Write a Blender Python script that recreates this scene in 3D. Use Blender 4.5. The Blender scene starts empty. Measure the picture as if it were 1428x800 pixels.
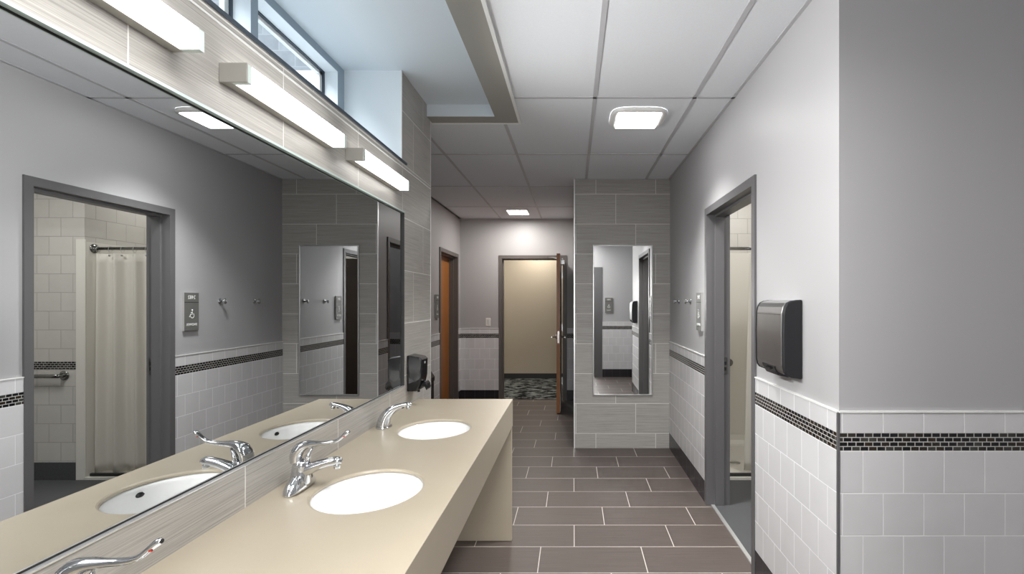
import bpy, bmesh, math
from mathutils import Vector, Matrix
C = bpy.context.scene.collection
PI = math.pi
SC = bpy.context.scene

# ------------------------------------------------------------------ materials
def srgb(r, g, b):
    f = lambda c: (c/255/12.92) if c/255 <= 0.04045 else ((c/255+0.055)/1.055)**2.4
    return (f(r), f(g), f(b), 1)

class NT:
    def __init__(s, name):
        s.m = bpy.data.materials.new(name); s.m.use_nodes = True
        s.t = s.m.node_tree; s.n = s.t.nodes; s.l = s.t.links
        s.b = s.n['Principled BSDF']
    def new(s, t, **kw):
        x = s.n.new(t)
        for k, v in kw.items(): setattr(x, k, v)
        return x
    def link(s, a, b): s.l.new(a, b)
    def math(s, op, a, b=None, c=None):
        x = s.new('ShaderNodeMath', operation=op)
        for i, v in enumerate((a, b, c)):
            if v is None: continue
            if isinstance(v, (int, float)): x.inputs[i].default_value = v
            else: s.link(v, x.inputs[i])
        return x.outputs[0]
    def mix(s, f, a, b, mode='MIX'):
        x = s.new('ShaderNodeMix', data_type='RGBA', blend_type=mode)
        for i, v in ((0, f), (6, a), (7, b)):
            if isinstance(v, (int, float)): x.inputs[i].default_value = v
            elif isinstance(v, tuple): x.inputs[i].default_value = v
            else: s.link(v, x.inputs[i])
        return x.outputs[2]
    def pos(s):
        g = s.new('ShaderNodeNewGeometry'); sp = s.new('ShaderNodeSeparateXYZ')
        s.link(g.outputs['Position'], sp.inputs[0]); return sp.outputs
    def vec(s, x, y, z):
        c = s.new('ShaderNodeCombineXYZ')
        for i, v in enumerate((x, y, z)):
            if isinstance(v, (int, float)): c.inputs[i].default_value = v
            else: s.link(v, c.inputs[i])
        return c.outputs[0]
    def noise(s, v, scale, detail=3, rough=.55):
        x = s.new('ShaderNodeTexNoise'); x.inputs['Scale'].default_value = scale
        x.inputs['Detail'].default_value = detail; x.inputs['Roughness'].default_value = rough
        if v is not None: s.link(v, x.inputs['Vector'])
        return x.outputs['Fac']
    def bump(s, h, strength, dist=.002):
        x = s.new('ShaderNodeBump'); x.inputs['Strength'].default_value = strength
        x.inputs['Distance'].default_value = dist
        s.link(h, x.inputs['Height']); s.link(x.outputs[0], s.b.inputs['Normal'])
    def base(s, v):
        if isinstance(v, tuple): s.b.inputs['Base Color'].default_value = v
        else: s.link(v, s.b.inputs['Base Color'])
    def set(s, **kw):
        names = dict(rough='Roughness', metal='Metallic', spec='Specular IOR Level', trans='Transmission Weight', coat='Coat Weight', es='Emission Strength', ec='Emission Color', sss='Subsurface Weight')
        for k, v in kw.items(): s.b.inputs[names[k]].default_value = v

def plain(name, col, rough=.5, metal=0, var=.04, scale=20, spec=.5, coat=0):
    t = NT(name); g = t.new('ShaderNodeTexCoord')
    n = t.noise(g.outputs['Object'], scale)
    lo = tuple(c*(1-var) for c in col[:3])+(1,); hi = tuple(min(1, c*(1+var)) for c in col[:3])+(1,)
    t.base(t.mix(n, lo, hi)); t.set(rough=rough, metal=metal, spec=spec, coat=coat)
    return t.m

def emit(name, col, strength):
    t = NT(name); t.base((.9, .9, .9, 1)); t.set(ec=col, es=strength, rough=.5)
    return t.m

def paint(name, col, rough=.45, spec=.5):
    t = NT(name); g = t.new('ShaderNodeNewGeometry')
    n = t.noise(g.outputs['Position'], 1.3, 2); n2 = t.noise(g.outputs['Position'], 260, 2)
    lo = tuple(c*.97 for c in col[:3])+(1,); hi = tuple(c*1.03 for c in col[:3])+(1,)
    t.base(t.mix(n, lo, hi)); t.set(rough=rough, spec=spec); t.bump(n2, .06, .001)
    return t.m

def tile(name, ua, va, w, h, ou, ov, shift, grout, lo, hi, gcol, rough=.3, streak=None, idvar=.06, palette=None, spec=.5, bump=.35, ref_row=0, rough_g=.8):
    """ua, va: axes (0,1,2) of world space running along and across the courses; shift: how far each course slips, in tiles"""
    t = NT(name); p = t.pos()
    u, v = p[ua], p[va]
    vv = t.math('DIVIDE', t.math('SUBTRACT', v, ov), h)
    row = t.math('FLOOR', vv); fv = t.math('FRACT', vv)
    if shift == 'half': sh = t.math('MULTIPLY', t.math('FLOORED_MODULO', row, 2.0), .5)
    else: sh = t.math('MULTIPLY', t.math('SUBTRACT', row, ref_row), shift)
    uu = t.math('ADD', t.math('DIVIDE', t.math('SUBTRACT', u, ou), w), sh)
    fu = t.math('FRACT', uu); cid = t.math('FLOOR', uu)
    du = t.math('MULTIPLY', t.math('MINIMUM', fu, t.math('SUBTRACT', 1.0, fu)), w)
    dv = t.math('MULTIPLY', t.math('MINIMUM', fv, t.math('SUBTRACT', 1.0, fv)), h)
    d = t.math('MINIMUM', du, dv)
    mr = t.new('ShaderNodeMapRange'); t.link(d, mr.inputs[0])
    mr.inputs[1].default_value = grout*.4; mr.inputs[2].default_value = grout*.62
    mask = mr.outputs[0]
    wn = t.new('ShaderNodeTexWhiteNoise', noise_dimensions='2D'); t.link(t.vec(cid, row, 0), wn.inputs['Vector'])
    rnd = wn.outputs['Value']
    if streak:
        su, sv = streak
        off = t.math('MULTIPLY', rnd, 7.0)
        sx = t.noise(t.vec(t.math('ADD', t.math('MULTIPLY', u, su), off), t.math('MULTIPLY', v, sv), 0), 1, 6, .7)
        sx2 = t.noise(t.vec(t.math('ADD', t.math('MULTIPLY', u, su*3), off), t.math('MULTIPLY', v, sv*3), 0), 1, 3, .7)
        k = t.math('ADD', t.math('MULTIPLY', sx, .6), t.math('MULTIPLY', sx2, .4))
        cr = t.new('ShaderNodeMapRange'); t.link(k, cr.inputs[0]); cr.inputs[1].default_value = .36; cr.inputs[2].default_value = .64
        col = t.mix(cr.outputs[0], lo, hi)
        hh = t.math('ADD', mask, t.math('MULTIPLY', cr.outputs[0], .12))
    elif palette:
        r = t.new('ShaderNodeValToRGB'); t.link(rnd, r.inputs[0]); r.color_ramp.interpolation = 'CONSTANT'
        e = r.color_ramp.elements
        while len(e) > 1: e.remove(e[-1])
        e[0].position = 0; e[0].color = palette[0]
        for i, c in enumerate(palette[1:]): x = e.new((i+1)/len(palette)); x.color = c
        nz = t.noise(t.vec(t.math('MULTIPLY', u, 60), t.math('MULTIPLY', v, 120), rnd), 1, 3)
        col = t.mix(t.math('MULTIPLY', nz, .8), r.outputs[0], (.004, .004, .004, 1))
        hh = mask
    else:
        col = t.mix(t.noise(t.vec(u, v, 0), 9, 2), lo, hi); hh = mask
    br = t.math('ADD', 1-idvar/2, t.math('MULTIPLY', rnd, idvar))
    col = t.mix(1.0, col, t.vec(br, br, br), 'MULTIPLY')
    t.base(t.mix(mask, gcol, col))
    rr = t.new('ShaderNodeMapRange'); t.link(mask, rr.inputs[0]); rr.inputs[3].default_value = rough_g; rr.inputs[4].default_value = rough
    t.link(rr.outputs[0], t.b.inputs['Roughness']); t.set(spec=spec)
    t.bump(hh, bump, .002)
    return t.m

GREY = srgb(172, 171, 172)
M = {}
M['paint'] = paint('grey_eggshell_paint', GREY)
M['paint_hall'] = paint('warm_grey_eggshell_paint', srgb(166, 163, 162))
M['white_paint'] = paint('white_window_paint', srgb(222, 228, 232), .5)
M['recess_paint'] = paint('pale_blue_white_paint', srgb(205, 213, 219), .6)
M['soffit_paint'] = paint('grey_beige_soffit_paint', srgb(150, 148, 142), .6)
M['beige_paint'] = paint('beige_corridor_paint', srgb(196, 184, 164), .6)
WT = (srgb(204, 203, 204), srgb(211, 210, 211), srgb(236, 235, 236))
M['wt_y'] = tile('white_square_tile_along_x', 0, 2, .1503, .1566, 1.0717, .16, 'half', .0035, WT[0], WT[1], WT[2], .22, bump=.5)
M['wt_x'] = tile('white_square_tile_along_y', 1, 2, .1503, .1566, 2.07, .16, 'half', .0035, WT[0], WT[1], WT[2], .22, bump=.5)
ST = (srgb(196, 193, 187), srgb(204, 201, 195), srgb(166, 163, 157))
M['st_y'] = tile('cream_shower_tile_along_x', 0, 2, .2005, .1566, 2.105, .16, 'half', .0045, ST[0], ST[1], ST[2], .25, bump=.5)
M['st_x'] = tile('cream_shower_tile_along_y', 1, 2, .2005, .1566, 4.33, .16, 'half', .0045, ST[0], ST[1], ST[2], .25, bump=.5)
PAL = [(.006,.006,.007,1), (.012,.012,.013,1), (.03,.022,.014,1), (.05,.045,.04,1), (.008,.008,.009,1), (.045,.028,.014,1), (.012,.013,.018,1), (.07,.068,.06,1)]
GC = srgb(182, 180, 177)
M['mo_y'] = tile('glass_mosaic_along_x', 0, 2, .0312, .01675, 1.0, .943, 'half', .0031, None, None, GC, .12, palette=PAL, bump=.6)
M['mo_x'] = tile('glass_mosaic_along_y', 1, 2, .0312, .01675, 1.0, .943, 'half', .0031, None, None, GC, .12, palette=PAL, bump=.6)
BT = (srgb(36, 34, 38), srgb(42, 40, 44), srgb(66, 64, 66))
M['bt_y'] = tile('black_base_tile_along_x', 0, 2, .1503, .5, 1.0717, -.1, 0.0, .003, *BT, .25)
M['bt_x'] = tile('black_base_tile_along_y', 1, 2, .1503, .5, 2.07, -.1, 0.0, .003, *BT, .25)
LT = (srgb(122, 119, 115), srgb(182, 179, 174), srgb(226, 224, 220))
M['lt_y'] = tile('striated_grey_tile_along_x', 0, 2, .6096, .305, .231, -.155, 1/3, .004, *LT, .42, streak=(1.8, 260), ref_row=9)
M['lt_x'] = tile('striated_grey_tile_along_y', 1, 2, .6096, .305, 3.17, -.155, -1/3, .004, srgb(132, 129, 124), srgb(196, 192, 186), LT[2], .42, streak=(1.8, 260), ref_row=8)  # same tile as the pier, colour lightened to make up for weak light
M['floor'] = tile('striated_brown_floor_tile', 0, 1, .6096, .3048, -.1974, 2.8527, -1/3, .005, srgb(66, 58, 54), srgb(94, 84, 79), srgb(190, 184, 177), .46, streak=(2.0, 260), bump=.25)
t = NT('acoustic_ceiling_tile'); p = t.new('ShaderNodeNewGeometry')
n = t.noise(p.outputs['Position'], 170, 3); n2 = t.noise(p.outputs['Position'], 1.1, 2)
t.base(t.mix(n, srgb(216, 219, 223), srgb(228, 231, 235))); t.set(rough=.9, spec=.2); t.bump(n, .12, .002)
M['ceil'] = t.m
M['tbar'] = plain('ceiling_bar_enamel', srgb(184, 184, 187), .5, var=.02)
M['frame'] = plain('grey_door_frame_enamel', srgb(96, 95, 96), .38, var=.03)
M['frame_hall'] = plain('brown_grey_door_frame_enamel', srgb(92, 86, 82), .4, var=.03)
M['win_frame'] = plain('blue_grey_window_enamel', srgb(150, 164, 176), .4, var=.02)
M['win_sash'] = plain('dark_window_gasket', srgb(62, 72, 82), .5)
M['chrome'] = plain('polished_chrome', (.66, .67, .685, 1), .06, 1, var=.01)
M['steel'] = plain('brushed_steel', (.52, .52, .515, 1), .3, 1, var=.05)
M['dark_steel'] = plain('dark_polished_steel', (.26, .26, .25, 1), .2, 1, var=.03)
M['alu'] = plain('satin_aluminium', (.8, .8, .8, 1), .32, .75, var=.03)
M['black'] = plain('black_gloss_plastic', (.006, .006, .007, 1), .14, var=.1)
M['black_matt'] = plain('black_matt_plastic', (.011, .011, .013, 1), .42, var=.1, spec=.35)
M['smoke'] = plain('smoked_window_plastic', (.016, .016, .016, 1), .12)
M['ceramic'] = plain('white_vitreous_china', (.88, .88, .87, 1), .08, var=.01)
M['fibre'] = plain('white_shower_acrylic', srgb(224, 221, 213), .25, var=.015, scale=3)
M['dark_rubber'] = plain('dark_rubber_strip', (.03, .03, .03, 1), .5)
M['lamp_metal'] = plain('grey_lamp_housing', srgb(176, 173, 166), .4, .3, var=.02)
M['white_plastic'] = plain('white_plastic', srgb(228, 228, 226), .35, var=.01)
M['red'] = plain('red_indicator', srgb(200, 50, 30), .4)
M['dark_hole'] = plain('dark_hole', (.01, .01, .01, 1), .6)
M['sign_plate'] = plain('dark_grey_sign_plate', srgb(104, 104, 101), .45, var=.05, scale=200)
M['sign_edge'] = plain('silver_sign_edge', srgb(178, 178, 176), .35, .4)
M['sign_white'] = plain('white_sign_lettering', srgb(236, 236, 234), .5)
# countertop: flecked solid surface
t = NT('beige_solid_surface'); g = t.new('ShaderNodeNewGeometry')
n = t.noise(g.outputs['Position'], 5, 5); n2 = t.noise(g.outputs['Position'], 420, 2)
t.base(t.mix(t.math('ADD', t.math('MULTIPLY', n, .5), t.math('MULTIPLY', n2, .5)), srgb(164, 153, 134), srgb(183, 173, 155))); t.set(rough=.3, spec=.45)
M['counter'] = t.m
# mirror
t = NT('silvered_mirror'); t.base((.66, .672, .675, 1)); t.set(metal=1, rough=0.0); M['mirror'] = t.m
t = NT('silvered_mirror_bright'); t.base((.76, .765, .76, 1)); t.set(metal=1, rough=0.0); M['mirror2'] = t.m
t = NT('mirror_glass_edge'); t.base(srgb(206, 222, 218)); t.set(rough=.2, ec=(.6, .75, .72, 1), es=0.0); M['mirror_edge'] = t.m
# pane: thin clear glass
t = NT('clear_window_glass'); o = t.n['Material Output']
tr = t.new('ShaderNodeBsdfTransparent'); tr.inputs[0].default_value = (.93, .97, .98, 1)
gl = t.new('ShaderNodeBsdfGlossy'); gl.inputs['Roughness'].default_value = .02
mx = t.new('ShaderNodeMixShader'); fr = t.new('ShaderNodeLayerWeight'); fr.inputs[0].default_value = .3
t.link(t.math('MULTIPLY', t.math('POWER', fr.outputs['Facing'], 5.0), .5), mx.inputs[0]); t.link(tr.outputs[0], mx.inputs[1]); t.link(gl.outputs[0], mx.inputs[2]); t.link(mx.outputs[0], o.inputs[0])
M['glass'] = t.m
# wood
t = NT('orange_brown_wood'); g = t.new('ShaderNodeNewGeometry'); mp = t.new('ShaderNodeMapping'); mp.inputs['Scale'].default_value = (40, 40, 2.5)
t.link(g.outputs['Position'], mp.inputs[0]); n = t.noise(mp.outputs[0], 1, 5, .6)
t.base(t.mix(n, srgb(118, 68, 24), srgb(182, 116, 54))); t.set(rough=.35); M['wood'] = t.m
t = NT('dark_stained_shaded_wood'); g = t.new('ShaderNodeNewGeometry'); mp = t.new('ShaderNodeMapping'); mp.inputs['Scale'].default_value = (40, 40, 2.5)
t.link(g.outputs['Position'], mp.inputs[0]); n = t.noise(mp.outputs[0], 1, 5, .6)
t.base(t.mix(n, srgb(30, 22, 18), srgb(46, 34, 26))); t.set(rough=.3); M['wood_dark'] = t.m
# block masonry outside, carpet, grit floor
M['block'] = tile('grey_block_masonry', 0, 2, .4064, .2032, -3.29, 4.24, 'half', .012, srgb(166, 170, 174), srgb(198, 202, 205), srgb(196, 200, 204), .9, idvar=.16)
t = NT('charcoal_flecked_carpet'); p = t.pos()
k = t.noise(t.vec(t.math('MULTIPLY', p[0], 5.5), t.math('MULTIPLY', p[1], 8.0), 0), 1, 3, .75)
cr = t.new('ShaderNodeValToRGB'); t.link(k, cr.inputs[0]); e = cr.color_ramp.elements; e[0].position = .44; e[0].color = srgb(14, 15, 15); e[1].position = .60; e[1].color = srgb(128, 131, 127)
t.base(cr.outputs[0]); t.set(rough=.95, spec=.1); M['carpet'] = t.m
t = NT('dark_grit_floor'); g = t.new('ShaderNodeNewGeometry'); n = t.noise(g.outputs['Position'], 260, 2)
t.base(t.mix(n, srgb(48, 49, 51), srgb(92, 93, 95))); t.set(rough=.6); t.bump(n, .1, .001); M['grit'] = t.m
# curtain cloth
t = NT('off_white_curtain_cloth'); g = t.new('ShaderNodeTexCoord'); n = t.noise(g.outputs['Object'], 300, 2)
t.base(t.mix(n, srgb(212, 208, 198), srgb(224, 220, 211))); t.set(rough=.75, spec=.2); M['cloth'] = t.m
L_COOL = (1, .985, .965, 1)
M['vanity_glow'] = emit('vanity_diffuser', (1, .99, .97, 1), 5.2)
M['panel_glow'] = emit('ceiling_diffuser', (1, .995, .985, 1), 12)
M['panel_glow_far'] = emit('hall_ceiling_diffuser', (1, .975, .95, 1), 16)
M['acrylic_end'] = plain('frosted_acrylic_end', srgb(214, 228, 222), .2)

# ------------------------------------------------------------------ mesh helpers
class MB:
    def __init__(s): s.bm = bmesh.new(); s.mats = []
    def mi(s, m):
        if m not in s.mats: s.mats.append(m)
        return s.mats.index(m)
    def face(s, pts, m, smooth=False):
        try: f = s.bm.faces.new([s.bm.verts.new(p) for p in pts])
        except ValueError: return
        f.material_index = s.mi(m); f.smooth = smooth; return f
    def box(s, x0, x1, y0, y1, z0, z1, m, mats=None, bev=0):
        """mats: {'+x': material, ...} overrides for single sides"""
        x0, x1 = min(x0, x1), max(x0, x1); y0, y1 = min(y0, y1), max(y0, y1); z0, z1 = min(z0, z1), max(z0, z1)
        v = [s.bm.verts.new(p) for p in ((x0,y0,z0),(x1,y0,z0),(x1,y1,z0),(x0,y1,z0),(x0,y0,z1),(x1,y0,z1),(x1,y1,z1),(x0,y1,z1))]
        q = {'-z': (3,2,1,0), '+z': (4,5,6,7), '-y': (0,1,5,4), '+x': (1,2,6,5), '+y': (2,3,7,6), '-x': (3,0,4,7)}
        fs = []
        for k, ix in q.items():
            f = s.bm.faces.new([v[i] for i in ix]); f.material_index = s.mi((mats or {}).get(k, m)); fs.append(f)
        if bev:
            es = {e for f in fs for e in f.edges}
            bmesh.ops.bevel(s.bm, geom=list(es), offset=bev, segments=2, affect='EDGES', profile=.5)
    def rings(s, rings, m, close_u=True, cap0=True, cap1=True, smooth=True):
        """loft through rings of equal point counts"""
        vs = [[s.bm.verts.new(p) for p in r] for r in rings]; k = s.mi(m); n = len(rings[0])
        for a, b in zip(vs, vs[1:]):
            for i in range(n if close_u else n-1):
                j = (i+1) % n
                f = s.bm.faces.new((a[i], a[j], b[j], b[i])); f.material_index = k; f.smooth = smooth
        if cap0: f = s.bm.faces.new(list(reversed(vs[0]))); f.material_index = k
        if cap1: f = s.bm.faces.new(vs[-1]); f.material_index = k
        return vs
    def tube(s, path, radii, m, n=14, side=None, flat=1.0, caps=True):
        """sweep an ellipse along a path; flat scales the radius along 'side'"""
        P = [Vector(p) for p in path]
        if isinstance(radii, (int, float)): radii = [radii]*len(P)
        rg = []; up0 = Vector(side) if side else None
        prev = None
        for i, p in enumerate(P):
            d = (P[min(i+1, len(P)-1)]-P[max(i-1, 0)]).normalized()
            a = up0 if up0 else (prev if prev else (Vector((0,0,1)) if abs(d.z) < .9 else Vector((1,0,0))))
            a = (a-d*a.dot(d)).normalized(); b = d.cross(a); prev = a
            rg.append([p+a*math.cos(2*PI*k/n)*radii[i]*flat+b*math.sin(2*PI*k/n)*radii[i] for k in range(n)])
        s.rings(rg, m, True, caps, caps)
    def lathe(s, prof, m, c=(0,0,0), axis='z', n=24, sx=1, sy=1, cap0=True, cap1=True):
        rg = []
        for r, h in prof:
            ring = []
            for k in range(n):
                a = 2*PI*k/n; u, v = r*math.cos(a)*sx, r*math.sin(a)*sy
                q = (u, v, h) if axis == 'z' else ((h, u, v) if axis == 'x' else (v, h, u))
                ring.append(Vector(c)+Vector(q))
            rg.append(ring)
        s.rings(rg, m, True, cap0, cap1)
    def prism(s, prof, a0, a1, m, axis='y', side=None, smooth=False):
        """extrude a closed (p, q) profile along an axis: y -> (p, y, q); x -> (x, p, q)"""
        P = (lambda p, q, a: (p, a, q)) if axis == 'y' else (lambda p, q, a: (a, p, q))
        v0 = [s.bm.verts.new(P(p, q, a0)) for p, q in prof]; v1 = [s.bm.verts.new(P(p, q, a1)) for p, q in prof]
        k = s.mi(m); n = len(prof)
        for i in range(n):
            f = s.bm.faces.new((v0[i], v0[(i+1) % n], v1[(i+1) % n], v1[i])); f.material_index = k; f.smooth = smooth
        for f in (s.bm.faces.new(list(reversed(v0))), s.bm.faces.new(v1)): f.material_index = s.mi(side or m)
    def build(s, name, parent=None, kind=None, label=None, bevel=0):
        bmesh.ops.recalc_face_normals(s.bm, faces=s.bm.faces)
        me = bpy.data.meshes.new(name); s.bm.to_mesh(me); s.bm.free()
        for m in s.mats: me.materials.append(M[m])
        o = bpy.data.objects.new(name, me); C.objects.link(o)
        if parent: o.parent = parent
        if kind: o['kind'] = kind
        if label: o['label'] = label
        if bevel:
            b = o.modifiers.new('edge', 'BEVEL'); b.width = bevel; b.segments = 2; b.limit_method = 'ANGLE'; b.angle_limit = math.radians(50)
        return o

def one(name, m, *box, parent=None, kind=None, mats=None, bev=0, label=None):
    b = MB(); b.box(*box, m, mats, bev); return b.build(name, parent, kind, label)
def thing(name, label, cat, loc=(0,0,0), rz=0, group=None):
    o = bpy.data.objects.new(name, None); C.objects.link(o); o.empty_display_size = .1
    o.location = loc; o.rotation_euler = (0, 0, rz); o['label'] = label; o['category'] = cat
    if group: o['group'] = group
    return o
def tag(o, label, cat, group=None):
    o['label'] = label; o['category'] = cat
    if group: o['group'] = group
    return o
def dup(root, loc, rz, label, group=None, name=None):
    r = root.copy(); C.objects.link(r); r.location = loc; r.rotation_euler = (0, 0, rz); r['label'] = label
    if group: r['group'] = group
    for ch in root.children:
        c = ch.copy(); C.objects.link(c); c.parent = r
        for g in ch.children:
            d = g.copy(); C.objects.link(d); d.parent = c
    return r
def S(name, label, mb, **kw):
    o = mb.build(name, kind='structure', **kw); o['label'] = label; return o

# ------------------------------------------------------------------ key dimensions (metres; x right, y into the room, z up)
XR, XL, XM, XW = .988, -.979, -.991, -1.306     # painted wall, tiled wall, mirror face, window plane
YC, YF, YP = 1.923, 7.806, 5.278                # near corner of the painted wall, far wall, tiled pier
H, HR, LEDGE = 2.743, 2.812, 2.30
YB = .30                                        # back wall face
XH = -1.706                                     # hall side wall

# ------------------------------------------------------------------ floors and ceilings
b = MB(); b.box(-1.9, 2.5, -2.6, 7.9, -.1, 0, 'floor'); S('floor', 'brown striated rectangular floor tiles with pale grout', b)
b = MB(); b.box(1.03, 3.12, 2.1, 4.33, -.05, .004, 'grit'); b.box(1.012, 1.036, 2.82, 3.81, -.05, .007, 'alu'); S('floor_shower_room', 'dark grey speckled floor beyond the shower doorway', b)
b = MB(); b.box(-4, 3.2, 7.9, 10.0, -.1, .006, 'carpet'); S('floor_corridor', 'black and grey flecked carpet beyond the open entry door', b)

b = MB()
for x0, x1, y0, y1 in ((-.36, 2.5, YB-.15, 3.6), (XH-.15, 1.2, 3.6, 8.0), (-.36, 1.2, -2.6, YB-.15), (-1.9, -.36, -2.6, YB-.15)):
    b.box(x0, x1, y0, y1, H, H+.02, 'ceil')
ceil = S('ceiling', 'suspended ceiling of pale grey acoustic tiles', b)
b = MB()
gx = [.1326+.6096*k for k in range(-3, 4)]; gy = [3.1643+1.2192*k for k in range(-4, 4)]
w = .012; zt, zb = H+.004, H-.0035
def bar(x0, x1, y0, y1): b.box(x0, x1, y0, y1, zb, zt, 'tbar')
for x in gx:
    if x > -.36 and x < XR+.3: bar(x-w, x+w, YB, YP if x > 0.01 and x < XR else (YF if x < .0134 else YC))
    if x < .0134 and x > XH: bar(x-w, x+w, max(YB, 3.61), YF) if x < -.36 else None
for y in gy:
    if y < YB: continue
    x0 = -.36 if y < 3.6 else XH; x1 = XR if y > YC else 2.4
    if y > YP: x1 = .0134
    bar(x0, x1, y-w, y+w)
# wall angle round the room
bar(XR-.02, XR, YC, YP); bar(.0134, XR, YP-.02, YP); bar(XH, .0134, YF-.02, YF); bar(XH, XH+.02, 3.55, YF)
b.build('ceiling_grid', ceil, label='flat metal bars between the ceiling tiles')

b = MB(); b.box(XW-.02, -.36, YB-.15, 3.6, HR, HR+.03, 'recess_paint')
b.box(-.526, -.51, YB-.15, 3.475, H-.011, HR, 'recess_paint'); b.box(XL-.05, -.526, 3.459, 3.475, H-.011, HR, 'recess_paint')
S('ceiling_recess', 'smooth pale blue raised ceiling above the vanity', b)
b = MB()
b.box(-.525, -.378, YB-.15, 3.585, H-.012, H-.001, 'soffit_paint'); b.box(XL, -.525, 3.46, 3.585, H-.012, H-.001, 'soffit_paint')
b.box(-.378, -.36, YB-.15, 3.6, H-.016, H+.02, 'white_plastic'); b.box(XL, -.378, 3.585, 3.6, H-.016, H+.02, 'white_plastic')
S('trim_1', 'flat grey border round the raised ceiling', b)

# ------------------------------------------------------------------ walls
def wainscot(wall, side, axis, f, d, a0, a1, ends=()):
    """white tile dado with mosaic band on a wall plane; axis 'x': plane x=f facing d, running along y; axis 'y': plane y=f, running along x"""
    def put(name, m, z0, z1, t, parent, kind=None):
        b = MB()
        if axis == 'x': b.box(f, f+d*t, a0, a1, z0, z1, m)
        else: b.box(a0, a1, f, f+d*t, z0, z1, m)
        return b.build(name, parent, kind)
    s = '_x' if axis == 'x' else '_y'
    put('dado_tiles', 'wt'+s, .16, .943, .008, wall); put('dado_tiles', 'wt'+s, 1.01, 1.085, .008, wall)
    put('mosaic_band', 'mo'+s, .943, 1.01, .0075, wall)
    put('dado_cap', 'white_plastic', 1.085, 1.091, .012, wall)  # white colour stands in for the glint on the metal cap
    q = put('baseboard_'+side, 'bt'+s, 0, .16, .009, None, 'structure'); q['label'] = 'row of black base tiles along the ' + wall.name.replace('_', ' ')

# painted wall with the shower doorway
b = MB()
for y0, y1, z0, z1 in ((YC+.147, 2.80, 0, H), (3.834, YP+.15, 0, H), (2.80, 3.834, 2.168, H)):
    b.box(XR, XR+.15, y0, y1, z0, z1, 'paint', {'+x': 'st_x'})
wr = S('wall_right', 'grey painted wall with the shower doorway', b)
wainscot(wr, 'right', 'x', XR, -1, YC-.008, 2.79); wainscot(wr, 'right_beyond_door', 'x', XR, -1, 3.845, YP)
one('corner_strip', 'frame', XR-.0115, XR-.003, YC-.0115, YC-.003, 0, 1.086, parent=wr)
b = MB(); b.box(XR, 2.5, YC, YC+.147, 0, H, 'paint'); wf = S('wall_front', 'grey painted wall facing the camera over white tile dado', b)
wainscot(wf, 'front', 'y', YC, -1, XR-.004, 2.4)
b = MB(); b.box(2.4, 2.55, YB, YC, 0, H, 'paint'); S('wall_alcove_end', 'grey end wall of the alcove', b)
# back wall either side of the doorway in which the camera stands
b = MB(); b.box(-1.46, -.575, YB-.15, YB, 0, H, 'paint'); b.box(.56, 2.5, YB-.15, YB, 0, H, 'paint'); b.box(-.575, .56, YB-.15, YB, 2.15, H, 'paint')
wb = S('wall_back', 'grey painted wall seen in the pier mirror', b)
wainscot(wb, 'back', 'y', YB, 1, .575, 2.4)
b = MB()
b.box(-1.9, -1.75, -2.6, YB-.15, 0, H, 'paint'); b.box(1.55, 1.7, -2.6, YB-.15, 0, H, 'paint'); b.box(-1.9, 1.7, -2.75, -2.6, 0, H, 'paint')
S('wall_lobby', 'plain grey lobby walls behind the camera', b)

# tiled pier with its painted hall side
b = MB(); b.box(.0134, XR+.15, YP, YP+.15, 0, H, 'paint', {'-y': 'lt_y'}); wp = S('wall_pier', 'pier faced in grey striated tiles at the end of the room', b)
b = MB()
for y0, y1, z0, z1 in ((YP+.15, 5.56, 0, H), (6.60, 8.0, 0, H), (5.56, 6.60, 2.168, H)): b.box(.0134, .164, y0, y1, z0, z1, 'paint')
ws = S('wall_hall_side', 'grey hall wall behind the pier', b)
wainscot(ws, 'hall_side', 'x', .0134, -1, YP, 5.555); wainscot(ws, 'hall_side_far', 'x', .0134, -1, 6.615, YF)
one('corner_strip', 'alu', .006, .016, YP-.004, YP+.006, 0, H, parent=wp)
b = MB(); b.box(.164, 1.15, 6.7, 6.85, 0, H, 'paint'); b.box(1.0, 1.15, 5.43, 6.7, 0, H, 'paint'); b.box(.0134, 1.15, 5.43, 6.85, H, H+.02, 'ceil')
wc = S('wall_store', 'grey store room wall seen in the vanity mirror', b)
wainscot(wc, 'store', 'y', 6.7, -1, .164, 1.0)

# tiled wall behind the vanity
b = MB(); LM = {'+y': 'paint_hall', '+z': 'white_paint', '-x': 'white_paint', '-z': 'alu'}
b.box(-1.45, XL, YB, 3.0, 0, 1.006, 'lt_x', LM); b.box(-1.45, -.999, YB, 3.0, 1.006, 2.016, 'white_paint')
b.box(-1.45, XL, YB, 2.95, 2.016, LEDGE, 'lt_x', LM)
b.box(-1.706, XL, 3.0, 3.551, 0, HR, 'lt_x', dict(LM, **{'-y': 'dark_hole'})); b.box(-1.706, XL, 2.95, 3.0, 2.016, HR, 'lt_x', dict(LM, **{'-y': 'white_paint'}))
wl = S('wall_left', 'grey striated tiled wall behind the vanity', b)
b = MB(); b.box(XW, XL+.006, YB, 3.03, LEDGE, LEDGE+.004, 'white_plastic'); b.box(XL-.001, XL+.007, YB, 3.03, LEDGE-.007, LEDGE+.005, 'win_sash'); b.box(XL, XL+.003, YB, 3.551, 2.262, 2.268, 'white_plastic')
S('trim_2', 'thin dark metal lip along the window ledge', b)
b = MB(); b.box(XL-.004, XL+.002, 2.947, 2.955, LEDGE, HR, 'white_plastic'); b.build('corner_strip', wl)
one('corner_strip', 'alu', XL-.004, XL+.002, 3.547, 3.555, 0, HR, parent=wl)
b = MB()
for y0, y1, z0, z1 in ((3.551, 6.60, 0, H), (7.63, 8.0, 0, H), (6.60, 7.63, 2.168, H)): b.box(XH-.15, XH, y0, y1, z0, z1, 'paint_hall')
wh = S('wall_hall', 'warm grey hall wall with the closed wooden door', b)
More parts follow.
